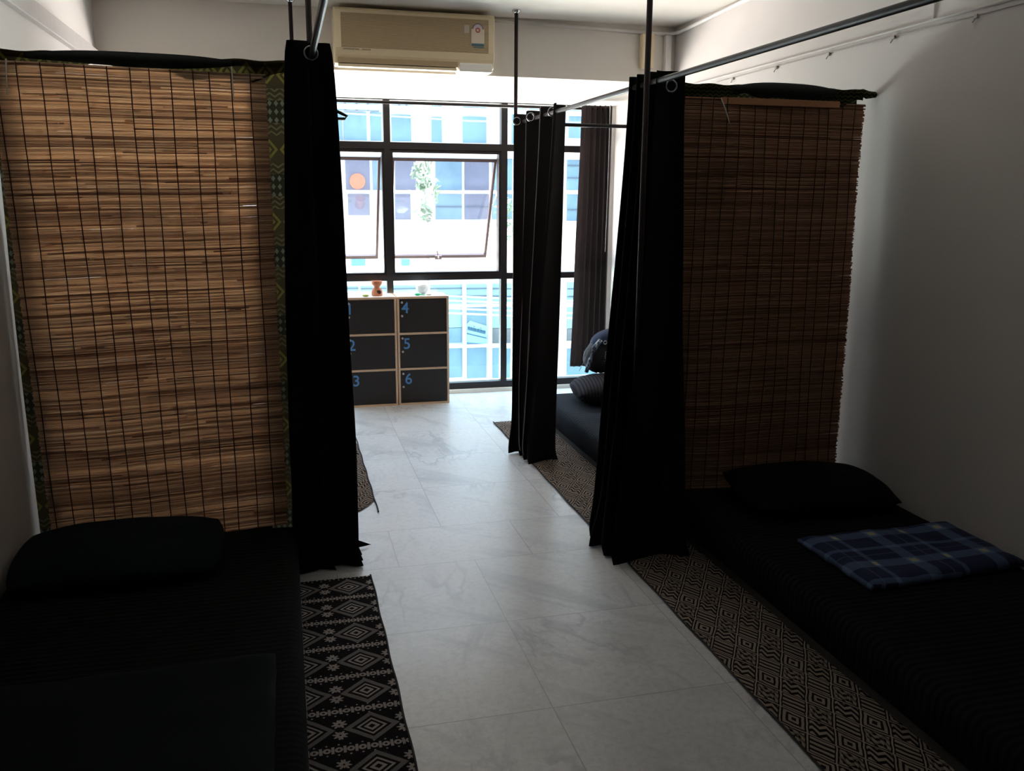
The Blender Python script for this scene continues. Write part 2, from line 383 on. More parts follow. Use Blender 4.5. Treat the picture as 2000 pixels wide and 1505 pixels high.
# window bays
fy0, fy1 = YW, YW+.07
mull = [XL+.02, -.13, .83, 1.79, 2.70]
def winbay(n, x0, x1, openang):
    bm = bmesh.new(); h = .026
    box(bm, x0-h if n > 1 else x0, x0+h, fy0, fy1, .03, 2.392); 
    if n == 4: box(bm, x1-h, x1, fy0, fy1, .03, 2.392)
    xa, xb = x0+h, (x1-h)
    for z0, z1 in ((.03, .085), (.965, 1.015), (2.01, 2.065), (2.384, 2.392)): box(bm, xa, xb, fy0, fy1, z0, z1)
    if openang is not None:   # casing lip around the awning sash
        for a_ in ((xa, xa+.018, fy0+.01, fy1+.02, 1.015, 2.01), (xb-.018, xb, fy0+.01, fy1+.02, 1.015, 2.01), (xa+.018, xb-.018, fy0+.01, fy1+.02, 1.015, 1.03), (xa+.018, xb-.018, fy0+.01, fy1+.02, 1.985, 2.01)): box(bm, *a_)
    w_ = struct('window_%d' % n, bm, M['frame'])
    gy = YW+.035
    obj('pane', B(xa, xb, gy, gy+.004, .085, .965), M['glass_low'], w_)
    obj('pane', B(xa, xb, gy, gy+.004, 2.065, 2.384), M['glass'], w_)
    if openang is None:
        obj('pane', B(xa, xb, gy, gy+.004, 1.015, 2.01), M['glass'], w_); return
    t_ = math.radians(openang); H = .93; x_0, x_1 = xa+.02, xb-.02
    s0 = bpy.data.objects.new('tmp', None)
    def P(x_, d_, o_): return Vector((x_, YW+.085 + d_*math.sin(t_) + o_*math.cos(t_), 1.955 - d_*math.cos(t_) + o_*math.sin(t_)))
    def sbox(bm_, xa_, xb_, d0, d1, o0, o1):
        vs_ = [bm_.verts.new(P(*p_)) for p_ in ((xa_,d0,o0),(xb_,d0,o0),(xb_,d0,o1),(xa_,d0,o1),(xa_,d1,o0),(xb_,d1,o0),(xb_,d1,o1),(xa_,d1,o1))]
        for f_ in ((0,3,2,1),(4,5,6,7),(0,1,5,4),(1,2,6,5),(2,3,7,6),(3,0,4,7)): bm_.faces.new([vs_[i] for i in f_])
    bm = bmesh.new(); k = .028
    sbox(bm, x_0, x_1, 0, k, -.015, .015); sbox(bm, x_0, x_1, H-k, H, -.015, .015)
    sbox(bm, x_0, x_0+k*.7, k, H-k, -.015, .015); sbox(bm, x_1-k*.7, x_1, k, H-k, -.015, .015)
    sash = obj('sash', bm, M['sash'], w_, label='brown awning sash tilted open')
    bm = bmesh.new(); sbox(bm, x_0+k*.7, x_1-k*.7, k, H-k, -.002, .002); obj('sash_pane', bm, M['glass_s'], sash)
    bm = bmesh.new(); xm = (x_0+x_1)/2
    sbox(bm, xm-.03, xm+.03, H-k, H+.004, -.03, -.016); tube(bm, [P(xm, H-.01, -.03), P(xm-.01, H-.05, -.05), P(xm-.02, H-.09, -.045)], .006, 6)
    obj('handle', bm, M['sash'], sash)
    bm = bmesh.new()
    for xs in (x_0-.008, x_1+.008): tube(bm, [(xs, YW+.05, 1.70), P(xs, .42, 0)], .005, 6)
    obj('stay_arm', bm, M['chrome'], w_)
winbay(1, mull[0], mull[1], 22); winbay(2, mull[1], mull[2], 26); winbay(3, mull[2], mull[3], 26); winbay(4, mull[3], mull[4], None)

# ------------------------------------------------------------------ trunking and cables
tag(obj('wall_strip', T([(XR-.006, 1.0, 2.425), (XR-.006, 5.95, 2.425)], .006, 6), M['wall']), 'thin white cable run along the right wall above the reed blind', 'cable')
bm = T([(XR-.004, 1.0, 2.40), (XR-.004, 3.6, 2.398), (XR-.004, 4.6, 2.402), (XR-.004, 5.6, 2.40)], .0025, 5)
for i in range(9): 
    yy_ = 1.2+i*.52; box(bm, XR-.012, XR, yy_, yy_+.018, 2.385, 2.402); tube(bm, [(XR-.01, yy_+.01, 2.385), (XR-.014, yy_+.02, 2.37)], .003, 5)
tag(obj('wall_cable', bm, plain('grey_wall_cable', (.42, .38, .36), .6)), 'grey cable with little clips just below the white run on the right wall', 'cable')
tag(obj('wall_cable', T([(XR-.005, 3.55, 2.43), (XR-.005, 3.55, CE)], .004, 5), M['trunk']), 'short upright cable rising from the right wall cable run to the ceiling', 'cable')
tag(obj('conduit', T([(1.28, ACY-.012, CE-.015), (2.70, ACY-.012, CE-.05), (2.79, ACY-.03, CE-.05), (XR-.015, ACY-.10, CE-.05), (XR-.012, 5.3, CE-.02), (XR-.012, 3.5, CE-.012)], .013, 8), M['trunk'], smooth=True), 'white conduit along the top of the beam turning onto the right wall', 'conduit')
tag(obj('conduit', B(2.56, 2.66, ACY-.06, ACY, 2.56, CE-.06), M['plastic'], bev=.012), 'cream upright boxed duct at the right end of the beam', 'duct')
tag(obj('conduit', B(2.75, 2.80, ACY-.05, ACY, 2.47, CE-.06), M['trunk'], bev=.01), 'white upright pipe casing in the corner beside the cream duct', 'duct')
tag(obj('wall_strip', B(XL, XL+.035, 3.0, ACY, 2.425, 2.515), plain('shade_grey_strip', (.42, .39, .385), .6), bev=.004), 'raised grey strip painting the shaded band along the upper left wall', 'cable')  # strip added for the dark band; its grey paints the shade there

# ------------------------------------------------------------------ rods and posts
XRD, ZR = 1.58, 2.135; XLD, ZL = .14, 2.185
def flange(x, y, z, ax_='z', s_=1):
    if ax_ == 'z': return lathe([(.03, 0), (.03, -.006*s_), (.018, -.02*s_), (.0125, -.022*s_)], 20, (x, y, z))
    return T([(x, y, z), (x-.02*s_, y, z)], .026, 16)
def post(x, y, label):
    t_ = thing('support_pole', label, 'pole', (x, y, 0), 'dark upright poles carrying the curtain rods')
    obj('pole', T([(0, 0, 0), (0, 0, CE)], .0125, 14), M['rodshade'], t_, True)
    obj('flange', flange(0, 0, CE), M['chrome'], t_, True); return t_
post(1.505, 3.60, 'dark upright pole rising out of the black curtain on the right')
post(XRD-.01, 6.03, 'thin upright pole meeting the ceiling right of the air conditioner')
post(XLD+.0, 3.88, 'thicker upright pole behind the left black curtain')
post(.108, 6.1, 'thinner upright pole left of the thicker one above the left curtain')
def rod(p0, p1, label, mat='rod', r=.0125):
    return tag(obj('curtain_rod', T([p0, p1], r, 14), M[mat], smooth=True), label, 'curtain rod', 'dark metal curtain rods')
rod((XRD, YB, ZR), (XRD, 6.03, ZR), 'long dark rod from the upper right corner through the centre curtain rings')
rod((XLD, YB, ZL), (XLD, 6.1, ZL), 'dark shiny rod slanting up from the left black curtain eyelet')
rod((XRD, 6.03, ZR), (XR, 6.03, ZR), 'short dark crossbar right of the centre curtain near the window')
rod((XL, 7.08, 2.35), (2.64, 7.08, 2.35), 'thin rod across the top of the window')
rod((XRD, 3.93, ZR+.01), (XR, 3.93, ZR+.01), 'cross rod carrying the dark brown reed blind on the right', 'rodshade')
rod((XL, 3.93, 2.165), (XLD, 3.93, 2.165), 'cross rod carrying the tan reed blind on the left', 'rodshade')

# ------------------------------------------------------------------ curtains
def curtain_bm(top, bot, z1, z0, n, a1, a0, ph=0, seed=0, flares=(), nu=150, nv=60, flat=0, pw=1.3):
    def lerp_path(path, s_):
        L = [0]; 
        for i in range(len(path)-1): L.append(L[-1]+math.dist(path[i], path[i+1]))
        d_ = s_*L[-1]
        for i in range(len(path)-1):
            if d_ <= L[i+1]+1e-9:
                k = (d_-L[i])/(L[i+1]-L[i]); a_, b_ = path[i], path[i+1]
                tx, ty = (b_[0]-a_[0]), (b_[1]-a_[1]); l_ = math.hypot(tx, ty)
                return Vector((a_[0]+tx*k, a_[1]+ty*k, 0)), Vector((-ty/l_, tx/l_, 0)), Vector((tx/l_, ty/l_, 0))
    def f(s_, t_):
        e_ = t_**1.15; P0, N0, T0 = lerp_path(top, s_); P1, N1, T1 = lerp_path(bot, s_)
        p_ = P0.lerp(P1, e_); nn = N0.lerp(N1, e_); tt_ = T0.lerp(T1, e_)
        am = a1+(a0-a1)*(t_**pw)
        wv_ = noise.noise(Vector((s_*3+seed, t_*1.6, seed)))*.5
        ph_ = 2*PI*n*s_+ph + wv_*t_*1.6
        env = 1.0
        if flat and s_ < flat: env = .15+.85*(s_/flat)**2
        o_ = math.sin(ph_)*am*env + noise.noise(Vector((s_*7, t_*3, seed+5)))*.012*(.3+t_)
        # slightly pinched folds
        q_ = math.sin(2*ph_+.6)*am*.18
        p_ = p_ + nn*o_ + tt_*q_
        zz_ = z1+(z0-z1)*t_
        if t_ < .02: zz_ += .004*math.sin(ph_*2)
        for s0_, wd, dx, dy in flares:
            g_ = math.exp(-((s_-s0_)/wd)**2)*max(0, (t_-.84)/.16)**3
            p_ += Vector((dx, dy, 0))*g_
        k_ = max(0, (t_-.955)/.045)
        if z0 < .05: zz_ = max(zz_, .008); p_ += nn*(-.02*k_*k_)
        return (p_.x, p_.y, zz_)
    return grid(f, nu, nv, .003)
def curtain(label, top, bot, z1, z0, n, a1, a0, mat='curtain', rings=(), ringaxis=(0, 1, 0), seams=(), **k):
    t_ = thing('curtain', label, 'curtain', (0, 0, 0), k.pop('group', None))
    cb = curtain_bm(top, bot, z1, z0, n, a1, a0, **k); cb.verts.ensure_lookup_table()
    lines = [[cb.verts[int(s_*150)*61+j].co+Vector((-.003, -.006, 0)) for j in range(0, 60)] for s_ in seams]
    obj('fabric', cb, M[mat], t_, True)
    for l_ in lines: obj('seam', T(l_, .0022, 5), M['seam'], t_, True, label='pale seam line')
    for r_ in rings: obj('eyelet', torus(r_, ringaxis, .024, .005), M['ring'], t_, True)
    return t_
curtain('black eyelet curtain gathered on the left beside the tan reed blind',
        [(.125, 3.66), (.145, 3.98)], [(.115, 3.74), (.13, 3.97)], ZL+.045, .006, 3.5, .082, .150, seed=3, pw=.55,
        rings=[(.135, 3.665, ZL)], flares=[(1.0, .09, .22, .03)])
curtain('black curtain heaped at the foot of the right pole beside the brown blind',
        [(1.635, 3.66), (1.635, 3.98)], [(1.56, 3.52), (1.60, 3.94)], ZR+.045, .006, 3.5, .085, .20, ph=2.2, seed=8,
        rings=[(XRD+.06, 3.655, ZR-.02)], flares=[(.55, .12, -.05, .0), (.95, .1, -.06, 0)], seams=(.33, .63))
curtain('dark curtain with three visible metal rings hanging mid-aisle near the window',
        [(1.625, 5.10), (1.60, 5.62), (1.575, 6.0)], [(1.505, 5.08), (1.49, 5.42)], ZR+.045, .006, 3.5, .062, .105, 'curtain_c', ph=.9, seed=14,
        rings=[(XRD-.02, 5.14, ZR), (XRD-.045, 5.52, ZR), (XRD-.045, 5.86, ZR)], flares=[(.9, .14, -.05, -.02)], seams=(.30, .34, .62))
curtain('black curtain mostly hidden behind the left one, only its hem showing',
        [(.14, 5.5), (.14, 6.0)], [(.16, 5.5), (.19, 5.85)], ZL+.045, .006, 3.5, .06, .13, seed=21, flares=[(.3, .14, .14, 0)])
curtain('charcoal pleated window curtain hanging at the right end of the window',
        [(2.39, 7.06), (2.66, 7.06)], [(2.33, 7.05), (2.65, 7.05)], 2.375, .22, 6, .022, .034, 'curtain_b', seed=30, flat=.35, ph=1)
curtain('unseen charcoal curtain added at the left end of the window to dim the left wall',
        [(-1.05, 7.06), (-.30, 7.06)], [(-1.05, 7.05), (-.25, 7.05)], 2.375, .22, 9, .022, .034, 'curtain_b', seed=33, ph=2)  # out of view, put in to cut window light on the left wall
# silver chain of the blind beside the window curtain
tag(obj('pull_chain', T([(2.61, 6.99, 2.38), (2.605, 6.985, 1.7), (2.60, 6.99, 1.2)], .004, 6), M['chrome']), 'thin pale pull chain hanging in front of the charcoal window curtain', 'chain')

# ------------------------------------------------------------------ reed blinds
def blind(label, xa, xb, y, z1, z0, n, mat, tilt, group, sagpow, thr, shear, ties, frayR=.006, sway=0):
    t_ = thing('reed_blind', label, 'blind', ((xa+xb)/2, y, 0), group); W = xb-xa; bm = bmesh.new(); rg = random.Random(n)
    cx = 0; pitch = (z1-z0)/n
    def zt(s_, z_): h_ = (z1-z_)/(z1-z0); return z_ + tilt(h_)*W*(s_-.5) + .006*math.sin(s_*9+z_*3)*h_
    def xo(s_, z_): h_ = (z1-z_)/(z1-z0); return -W/2 + s_*W + shear*h_*(1-s_) 
    def yo(s_, z_): return .012*math.sin(s_*5+z_*1.7)+.006*math.sin(s_*13+z_*4)
    for i in range(n):
        z_ = z1-(i+.5)*pitch + rg.uniform(-.0009, .0009)
        cuts = [rg.uniform(-frayR, 0)/W] + sorted(rg.uniform(.1, .9) for _ in range(rg.choice((0, 1, 1, 2)))) + [1+rg.uniform(0, frayR)/W]
        for j in range(len(cuts)-1):
            a_, b_ = cuts[j], cuts[j+1]
            if j: a_ -= rg.uniform(0, .05)
            if b_-a_ < .02: continue
            ns = max(2, int((b_-a_)*8)); r0 = pitch*rg.uniform(.66, .84); dz = rg.uniform(-.0007, .0007); sl = rg.uniform(-.0010, .0010); dy = rg.uniform(-.0025, .0025)
            pv = None
            for q_ in range(ns+1):
                s_ = a_+(b_-a_)*q_/ns; c_ = Vector((xo(s_, z_), yo(s_, z_)+dy, zt(s_, z_)+dz+sl*(s_-.5)*2))
                rgv = [bm.verts.new(c_+Vector((0, -r0*.8, 0))), bm.verts.new(c_+Vector((0, 0, r0))), bm.verts.new(c_+Vector((0, r0*.8, 0))), bm.verts.new(c_+Vector((0, 0, -r0)))]
                if pv:
                    for k in range(4): bm.faces.new((pv[k], pv[(k+1) % 4], rgv[(k+1) % 4], rgv[k]))
                pv = rgv
    obj('reed_screen', bm, M[mat], t_)
    bm = bmesh.new()
    for i in range(thr):
        s_ = (i+.35)/thr; jit = rg.uniform(-.01, .01)
        pts = [(xo(s_+jit, z_)+.002*math.sin(z_*9+i), yo(s_, z_)-.0055, zt(s_, z_)) for z_ in [z1-(z1-z0)*k/14 for k in range(15)]]
        tube(bm, pts, .0022, 5)
    obj('binding_thread', bm, M['thread'], t_, label='dark red binding threads')
    for (x_, z_, dx, L_) in ties:
        lx = x_-(xa+xb)/2
        obj('cable_tie', T([(lx, -.035, z_), (lx+dx*.5, -.04, z_-L_*.5), (lx+dx, -.036, z_-L_)], .0028, 6), M['tie'], t_, label='pale cable tie tail')
    return t_
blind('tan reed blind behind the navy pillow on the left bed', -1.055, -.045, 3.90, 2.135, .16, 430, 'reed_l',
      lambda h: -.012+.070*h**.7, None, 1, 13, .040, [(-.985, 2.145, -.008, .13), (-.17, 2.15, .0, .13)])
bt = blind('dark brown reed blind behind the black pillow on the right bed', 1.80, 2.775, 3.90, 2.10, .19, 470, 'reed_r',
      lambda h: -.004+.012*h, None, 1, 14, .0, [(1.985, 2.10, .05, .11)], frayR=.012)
obj('top_slat', B(2.0-2.2875, 2.62-2.2875, -.022, -.012, 2.075, 2.105), M['slat'], bt, label='reddish wooden slat across the top')

# cloths hung over the blind rods
def hung_cloth(label, xa, xb, y, ztop, zbot, mat, flap, lipmat, panels=((0, 1),)):
    t_ = thing('patterned_cloth', label, 'cloth', ((xa+xb)/2, y, 0)); W = xb-xa
    def f(s_, q_):
        x_ = -W/2+W*s_
        return (x_+.004*math.sin(q_*7+1)-(.012*q_ if s_ > .5 else 0), .035+.010*math.sin(s_*11)*q_+.008*math.sin(s_*4+q_*5), ztop-(ztop-zbot)*q_)
    for s0_, s1_ in panels: obj('cloth_panel', grid(lambda a_, b_: f(s0_+(s1_-s0_)*a_, b_), 40, 60, .0015), M[mat], t_, True)
    def g(s_, q_):      # over the rod and down the front
        x_ = -W/2+W*s_; h_ = .045+.02*math.sin(s_*9+1)+.012*math.sin(s_*31)
        if q_ < .4:
            a_ = q_/.4*PI; return (x_, .008+.027*math.cos(a_), ztop+.024*math.sin(a_)+.003*math.sin(s_*40))
        return (x_, -.019-.006*math.sin(s_*17+q_*4), ztop-h_*(q_-.4)/.6)
    obj('draped_edge', grid(g, 80, 16, .0015), M[mat], t_, True)
    def h(s_, q_):      # dark folded lining, bulging
        u_ = flap[0]+(flap[1]-flap[0])*s_; e_ = math.sin(PI*min(1, max(0, s_)))**.8
        top_ = ztop+.008+flap[2]*e_ + .002*math.sin(s_*9); b_ = ztop-.01-flap[3]*e_*(.6+.4*s_) + .002*math.sin(s_*7)
        return (u_-(xa+xb)/2, -.032-.022*e_*math.sin(PI*q_), top_+(b_-top_)*q_)
    obj('folded_lining', grid(h, 60, 10, .002), M[lipmat], t_, True, label='blackish green folded lining')
    return t_
hung_cloth('olive tribal patterned cloth hung behind the tan reed blind', XL+.01, .055, 3.93, 2.165, .14, 'cloth', (-.93, -.16, .022, .022), 'lining', ((0, .11), (.86, 1)))
hung_cloth('dark olive zigzag cloth bunched over the rod above the brown reed blind', 1.77, 2.765, 3.93, ZR+.01, .22, 'cloth_r', (2.05, 2.62, .03, .03), 'lining')
bm = T([(2.74, 3.91, ZR+.012), (2.76, 3.91, ZR+.02), (2.79, 3.91, ZR+.008), (XR-.005, 3.91, ZR+.01)], [.02, .016, .019, .014], 10)
tag(obj('tied_cloth_end', bm, M['cloth_r'], smooth=True), 'knotted cloth end at the wall beside the brown reed blind', 'cloth')

# ------------------------------------------------------------------ beds
def mattress_bm(x0, x1, y0, y1, z0, z1, seed=0):
    bm = bmesh.new(); nx, ny = 24, 40; r = .045
    def rr_(a_, lo, hi): return a_
    def f(u_, v_):
        x_ = x0+(x1-x0)*u_; y_ = y0+(y1-y0)*v_
        z_ = z1 + .004*noise.noise(Vector((x_*4, y_*4, seed)))+.005*noise.noise(Vector((x_*1.3, y_*9, seed)))
        d_ = min(u_*(x1-x0), (1-u_)*(x1-x0), v_*(y1-y0), (1-v_)*(y1-y0))
        if d_ < r: z_ -= r-math.sqrt(max(0, r*r-(r-d_)**2))
        return (x_, y_, z_)
    us = [0, .004, .012, .024, .038]+[.05+.9*i/nx for i in range(nx+1)]+[.962, .976, .988, .996, 1]
    vs2 = [0, .003, .008, .015, .022]+[.03+.94*i/ny for i in range(ny+1)]+[.978, .985, .992, .997, 1]
    g_ = [[bm.verts.new(f(a_, b_)) for b_ in vs2] for a_ in us]
    for i in range(len(us)-1):
        for j in range(len(vs2)-1): bm.faces.new((g_[i][j], g_[i+1][j], g_[i+1][j+1], g_[i][j+1]))
    loop = [g_[i][0] for i in range(len(us))]+[g_[-1][j] for j in range(1, len(vs2))]+[g_[i][-1] for i in range(len(us)-2, -1, -1)]+[g_[0][j] for j in range(len(vs2)-2, 0, -1)]
    low = [bm.verts.new((p_.co.x, p_.co.y, z0)) for p_ in loop]; k = len(loop)
    for i in range(k): bm.faces.new((loop[i], low[i], low[(i+1) % k], loop[(i+1) % k]))
    bm.faces.new(low); return bm
def bed(label, x0, x1, y0, y1, mat, zt_=.21, seed=0):
    t_ = thing('mattress', label, 'mattress', ((x0+x1)/2, (y0+y1)/2, 0), 'floor mattresses in the bunk bays')
    ox, oy = (x0+x1)/2, (y0+y1)/2
    obj('bed_base', B(x0+.012-ox, x1-.002-ox, y0+.015-oy, y1-.01-oy, .002, .05), M['base'], t_)
    obj('padded_body', mattress_bm(x0-ox, x1-ox, y0-oy, y1-oy, .05, zt_, seed), M[mat], t_, True); return t_
bed('black striped mattress on the floor under the navy pillow, left', XL+.01, .0, 1.85, 3.84, 'sheet', seed=1)
bed('black mattress on the floor carrying the blue plaid blanket, right', 1.835, XR-.01, 1.55, 3.84, 'sheet', seed=2)
bed('blue-black striped mattress between the two right curtains, near the window', 1.80, XR-.01, 4.08, 6.14, 'sheet_mid', seed=3)
bed('mattress hidden behind the tan reed blind on the left', XL+.01, -.0, 4.08, 6.14, 'sheet', seed=4)

def pillow_bm(w_, d_, h_, seed=0, n=32):
    bm = bmesh.new()
    def P(u_, v_, sg):
        a_, b_ = 2*u_-1, 2*v_-1
        hh = max(0, (1-abs(a_)**2.6))**.55*max(0, (1-abs(b_)**2.6))**.55
        k = 1-.06*(1-abs(a_)**2)*(abs(b_)**3) ; k2 = 1-.06*(1-abs(b_)**2)*(abs(a_)**3)
        x_ = a_*w_/2*k2*math.sqrt(1-.26*b_*b_); y_ = b_*d_/2*k*math.sqrt(1-.26*a_*a_)
        z_ = sg*h_/2*hh + .010*noise.noise(Vector((a_*2.2, b_*2.2, seed+sg)))*hh
        return (x_, y_, z_)
    gt_ = [[bm.verts.new(P(i/n, j/n, 1)) for j in range(n+1)] for i in range(n+1)]
    gb = [[gt_[i][j] if i in (0, n) or j in (0, n) else bm.verts.new(P(i/n, j/n, -1)) for j in range(n+1)] for i in range(n+1)]
    for i in range(n):
        for j in range(n):
            bm.faces.new((gt_[i][j], gt_[i+1][j], gt_[i+1][j+1], gt_[i][j+1]))
            try: bm.faces.new((gb[i][j], gb[i][j+1], gb[i+1][j+1], gb[i+1][j]))
            except ValueError: pass
    return bm
def pillow(label, loc, rot, w_, d_, h_, mat, seed):
    o = obj('pillow', pillow_bm(w_, d_, h_, seed), M[mat], smooth=True, loc=loc); o.rotation_euler = rot
    return tag(o, label, 'pillow')
pillow('navy pillow at the head of the left bed against the tan blind', (-.67, 3.49, .283), (.10, 0, .04), .82, .50, .15, 'pillow', 1)
pillow('black pillow at the head of the right bed against the brown blind', (2.40, 3.55, .288), (.08, 0, -.08), .80, .54, .15, 'pillow_k', 2)
pillow('dark striped pillow under the backpack on the window-side mattress', (2.26, 5.80, .298), (0, 0, -.12), .66, .50, .21, 'pillow_s', 3)
pillow('pillow standing behind the tan blind as a dark silhouette', (-.54, 4.20, .33), (.45, 0, .03), .62, .42, .15, 'pillow_k', 4)

# blankets
def drape(x0, x1, y0, y1, z, th, seed, nu=40, nv=30, skew=(0, 0, 0, 0), wr=.008):
    bm = bmesh.new()
    c_ = [(x0, y0+skew[0]), (x1, y0+skew[1]), (x1+skew[2], y1), (x0+skew[3], y1)]
    def P(u_, v_, top_):
        x_ = (c_[0][0]*(1-u_)+c_[1][0]*u_)*(1-v_)+(c_[3][0]*(1-u_)+c_[2][0]*u_)*v_
        y_ = (c_[0][1]*(1-u_)+c_[1][1]*u_)*(1-v_)+(c_[3][1]*(1-u_)+c_[2][1]*u_)*v_
        n_ = noise.noise(Vector((x_*6, y_*6, seed)))
        x_ += .008*noise.noise(Vector((y_*14, seed, 0))); y_ += .008*noise.noise(Vector((x_*14, seed, 3)))
        e_ = min(1, min(u_, 1-u_)*nu/2.2, min(v_, 1-v_)*nv/2.2)
        return (x_, y_, z+(th*(.55+.45*math.sqrt(e_))+wr*n_ if top_ else 0))
    A = [[bm.verts.new(P(i/nu, j/nv, 1)) for j in range(nv+1)] for i in range(nu+1)]
    L = [[bm.verts.new(P(i/nu, j/nv, 0)) for j in range(nv+1)] for i in range(nu+1)]
    for i in range(nu):
        for j in range(nv):
            bm.faces.new((A[i][j], A[i+1][j], A[i+1][j+1], A[i][j+1])); bm.faces.new((L[i][j], L[i][j+1], L[i+1][j+1], L[i+1][j]))
    for i in range(nu):
        bm.faces.new((A[i][0], L[i][0], L[i+1][0], A[i+1][0])); bm.faces.new((A[i][nv], A[i+1][nv], L[i+1][nv], L[i][nv]))
    for j in range(nv):
        bm.faces.new((A[0][j], A[0][j+1], L[0][j+1], L[0][j])); bm.faces.new((A[nu][j], L[nu][j], L[nu][j+1], A[nu][j+1]))
    return bm
tag(obj('blanket', drape(2.06, 2.81, 2.60, 3.10, .219, .034, 5, skew=(0, .06, 0, 0)), M['plaid'], smooth=True), 'folded blue plaid blanket with yellow checks on the right bed', 'blanket')
tag(obj('blanket', drape(XL+.04, -.085, 1.90, 2.62, .219, .04, 9, skew=(0, 0, 0, -.0), wr=.012), M['blanket'], smooth=True), 'dark teal folded blanket at the foot of the left bed', 'blanket')

# ------------------------------------------------------------------ rugs
def rug(label, x0, x1, y0, y1, mat, fringe, seed, rnd=0):
    ox, oy = x0, y0
    def f(u_, v_):
        x_ = x0+(x1-x0)*u_; y_ = y0+(y1-y0)*v_
        wob_ = .006*noise.noise(Vector((y_*5, seed, u_)))
        x_ += wob_*(u_*2-1)
        if rnd:
            dv = min(v_, 1-v_)*(y1-y0)
            if dv < rnd: x_ -= (x_-x0)*.35*(1-dv/rnd)**2
        return (x_-ox, y_-oy, .006+.003*noise.noise(Vector((x_*6, y_*6, seed))))
    bm = grid(f, 12, 90, .005)
    t_ = thing('woven_rug', label, 'rug', (ox, oy, 0)); obj('weave', bm, M[mat], t_)
    bm = bmesh.new(); rg = random.Random(seed); n_ = int((x1-x0)/.006)
    for i in range(n_):
        for yy_, sg in ((0, -1), (y1-y0, 1)):
            if not fringe: continue
            x_ = (i+.5)*.006; tube(bm, [(x_, yy_, .007), (x_+rg.uniform(-.006, .006), yy_+sg*.03, .004)], .0012, 4)
    if fringe: obj('fringe', bm, M['trunk'], t_)
    # stitched border along the aisle side
    obj('edging', T([((x1-x0)*(0 if x0 > 1 else 1)+0.002*math.sin(k*.5), (y1-y0)*k/60, .008) for k in range(61)], .004, 6), plain('rug_edging', (.02, .017, .018), .9), t_); return t_
rug('black and grey diamond patterned rug beside the left bed', .0, .305, 1.9, 3.66, 'rug_d', False, 2)
rug('busy black and beige lattice rug beside the right bed', 1.465, 1.846, 1.6, 3.94, 'rug_l', False, 4)
rug('lattice rug beside the window-side mattress under the centre curtain', 1.45, 1.811, 4.0, 6.16, 'rug_l', False, 6)
rug('patterned rug with a rounded corner half hidden behind the left curtain', .02, .42, 4.45, 6.0, 'rug_l', False, 8, .25)

# ------------------------------------------------------------------ lockers
LY0, LY1, LH = 6.87, 7.16, .872
def locker(x0, x1, nums, label):
    t_ = thing('locker', label, 'locker', (x0, LY0, 0), 'three-door lockers under the window'); W = x1-x0; D = LY1-LY0; e_ = .016
    bm = bmesh.new(); box(bm, 0, e_, .0, D, 0, LH); box(bm, W-e_, W, 0, D, 0, LH)
    hs = [0, (LH-e_)/3, 2*(LH-e_)/3, LH-e_]
    for z_ in hs: box(bm, e_, W-e_, 0, D, z_, z_+e_)
    box(bm, e_, W-e_, D-.008, D, e_, LH-e_); obj('carcass', bm, M['ply'], t_, label='light wood edged carcass')
    obj('top_panel', B(e_, W-e_, .01, D-.01, LH+.0005, LH+.002), plain('grey_white_laminate', (.70, .72, .74), .35), t_, label='pale laminate top')
    for i, s_ in enumerate(nums):
        z1_ = hs[3-i]; z0_ = hs[2-i]+e_
        d_ = obj('door', B(e_+.002, W-e_-.002, .004, .018, z0_+.002, z1_-.002), M['door'], t_, label='dark woodgrain door')
        for dz in (.028, .135):
            k_ = T([(.038, .004, z1_-dz), (.038, -.006, z1_-dz)], .0085, 14); obj('knob' if dz > .1 else 'lock', k_, M['knob'], d_)
        me = textmesh(s_, .122, .0010, .0012); o = bpy.data.objects.new('numeral', me); me.materials.append(M['blue']); C.objects.link(o); o.parent = d_
        o.location = (.064+.008*i-(.018 if s_ in '12' else 0), .0020, z1_-.075); o.rotation_euler = (PI/2, 0, 0); o.scale = (.98, 1, 1)
    return t_
locker(.838, 1.248, '456', 'three-door locker with blue numbers 4, 5 and 6')
locker(.424, .832, '123', 'three-door locker partly behind the left curtain showing a blue 3')
# things on the lockers
ob = thing('oil_burner', 'terracotta oil burner on the left locker', 'oil burner', (.695, 6.98, LH))
prof = [(.040, 0), (.044, .012), (.044, .035), (.036, .055), (.022, .068), (.022, .076), (.040, .092), (.044, .118), (.042, .119), (.036, .100), (.004, .090)]
obj('body', lathe(prof), M['terra'], ob, True)
bm = bmesh.new()
for k in range(18):
    pass
bmesh.ops.create_uvsphere(bm, u_segments=18, v_segments=12, radius=.021); bmesh.ops.scale(bm, vec=(1, .35, .8), verts=bm.verts[:]); bmesh.ops.translate(bm, vec=(.010, -.038, .033), verts=bm.verts[:])
obj('candle_opening', bm, M['hole_shade'], ob, True, label='dark candle opening')  # solid dark lump in place of the hole; its colour paints the shade
bm = bmesh.new(); bmesh.ops.create_icosphere(bm, subdivisions=3, radius=.02); bmesh.ops.scale(bm, vec=(1.3, .8, .45), verts=bm.verts[:])
tag(obj('small_trinket', bm, M['olive'], smooth=True, loc=(.60, 6.93, LH+.010)), 'small yellow-green item left of the oil burner', 'trinket')
bm = bmesh.new(); bmesh.ops.create_icosphere(bm, subdivisions=3, radius=.022); bmesh.ops.scale(bm, vec=(1.1, .8, .5), verts=bm.verts[:]); tube(bm, [(.018, 0, -.002), (.06, .0, -.006)], .004, 6)
tag(obj('small_trinket', bm, M['green'], smooth=True, loc=(1.01, 6.93, LH+.012)), 'bright green item with a thin stem on the right locker', 'trinket')
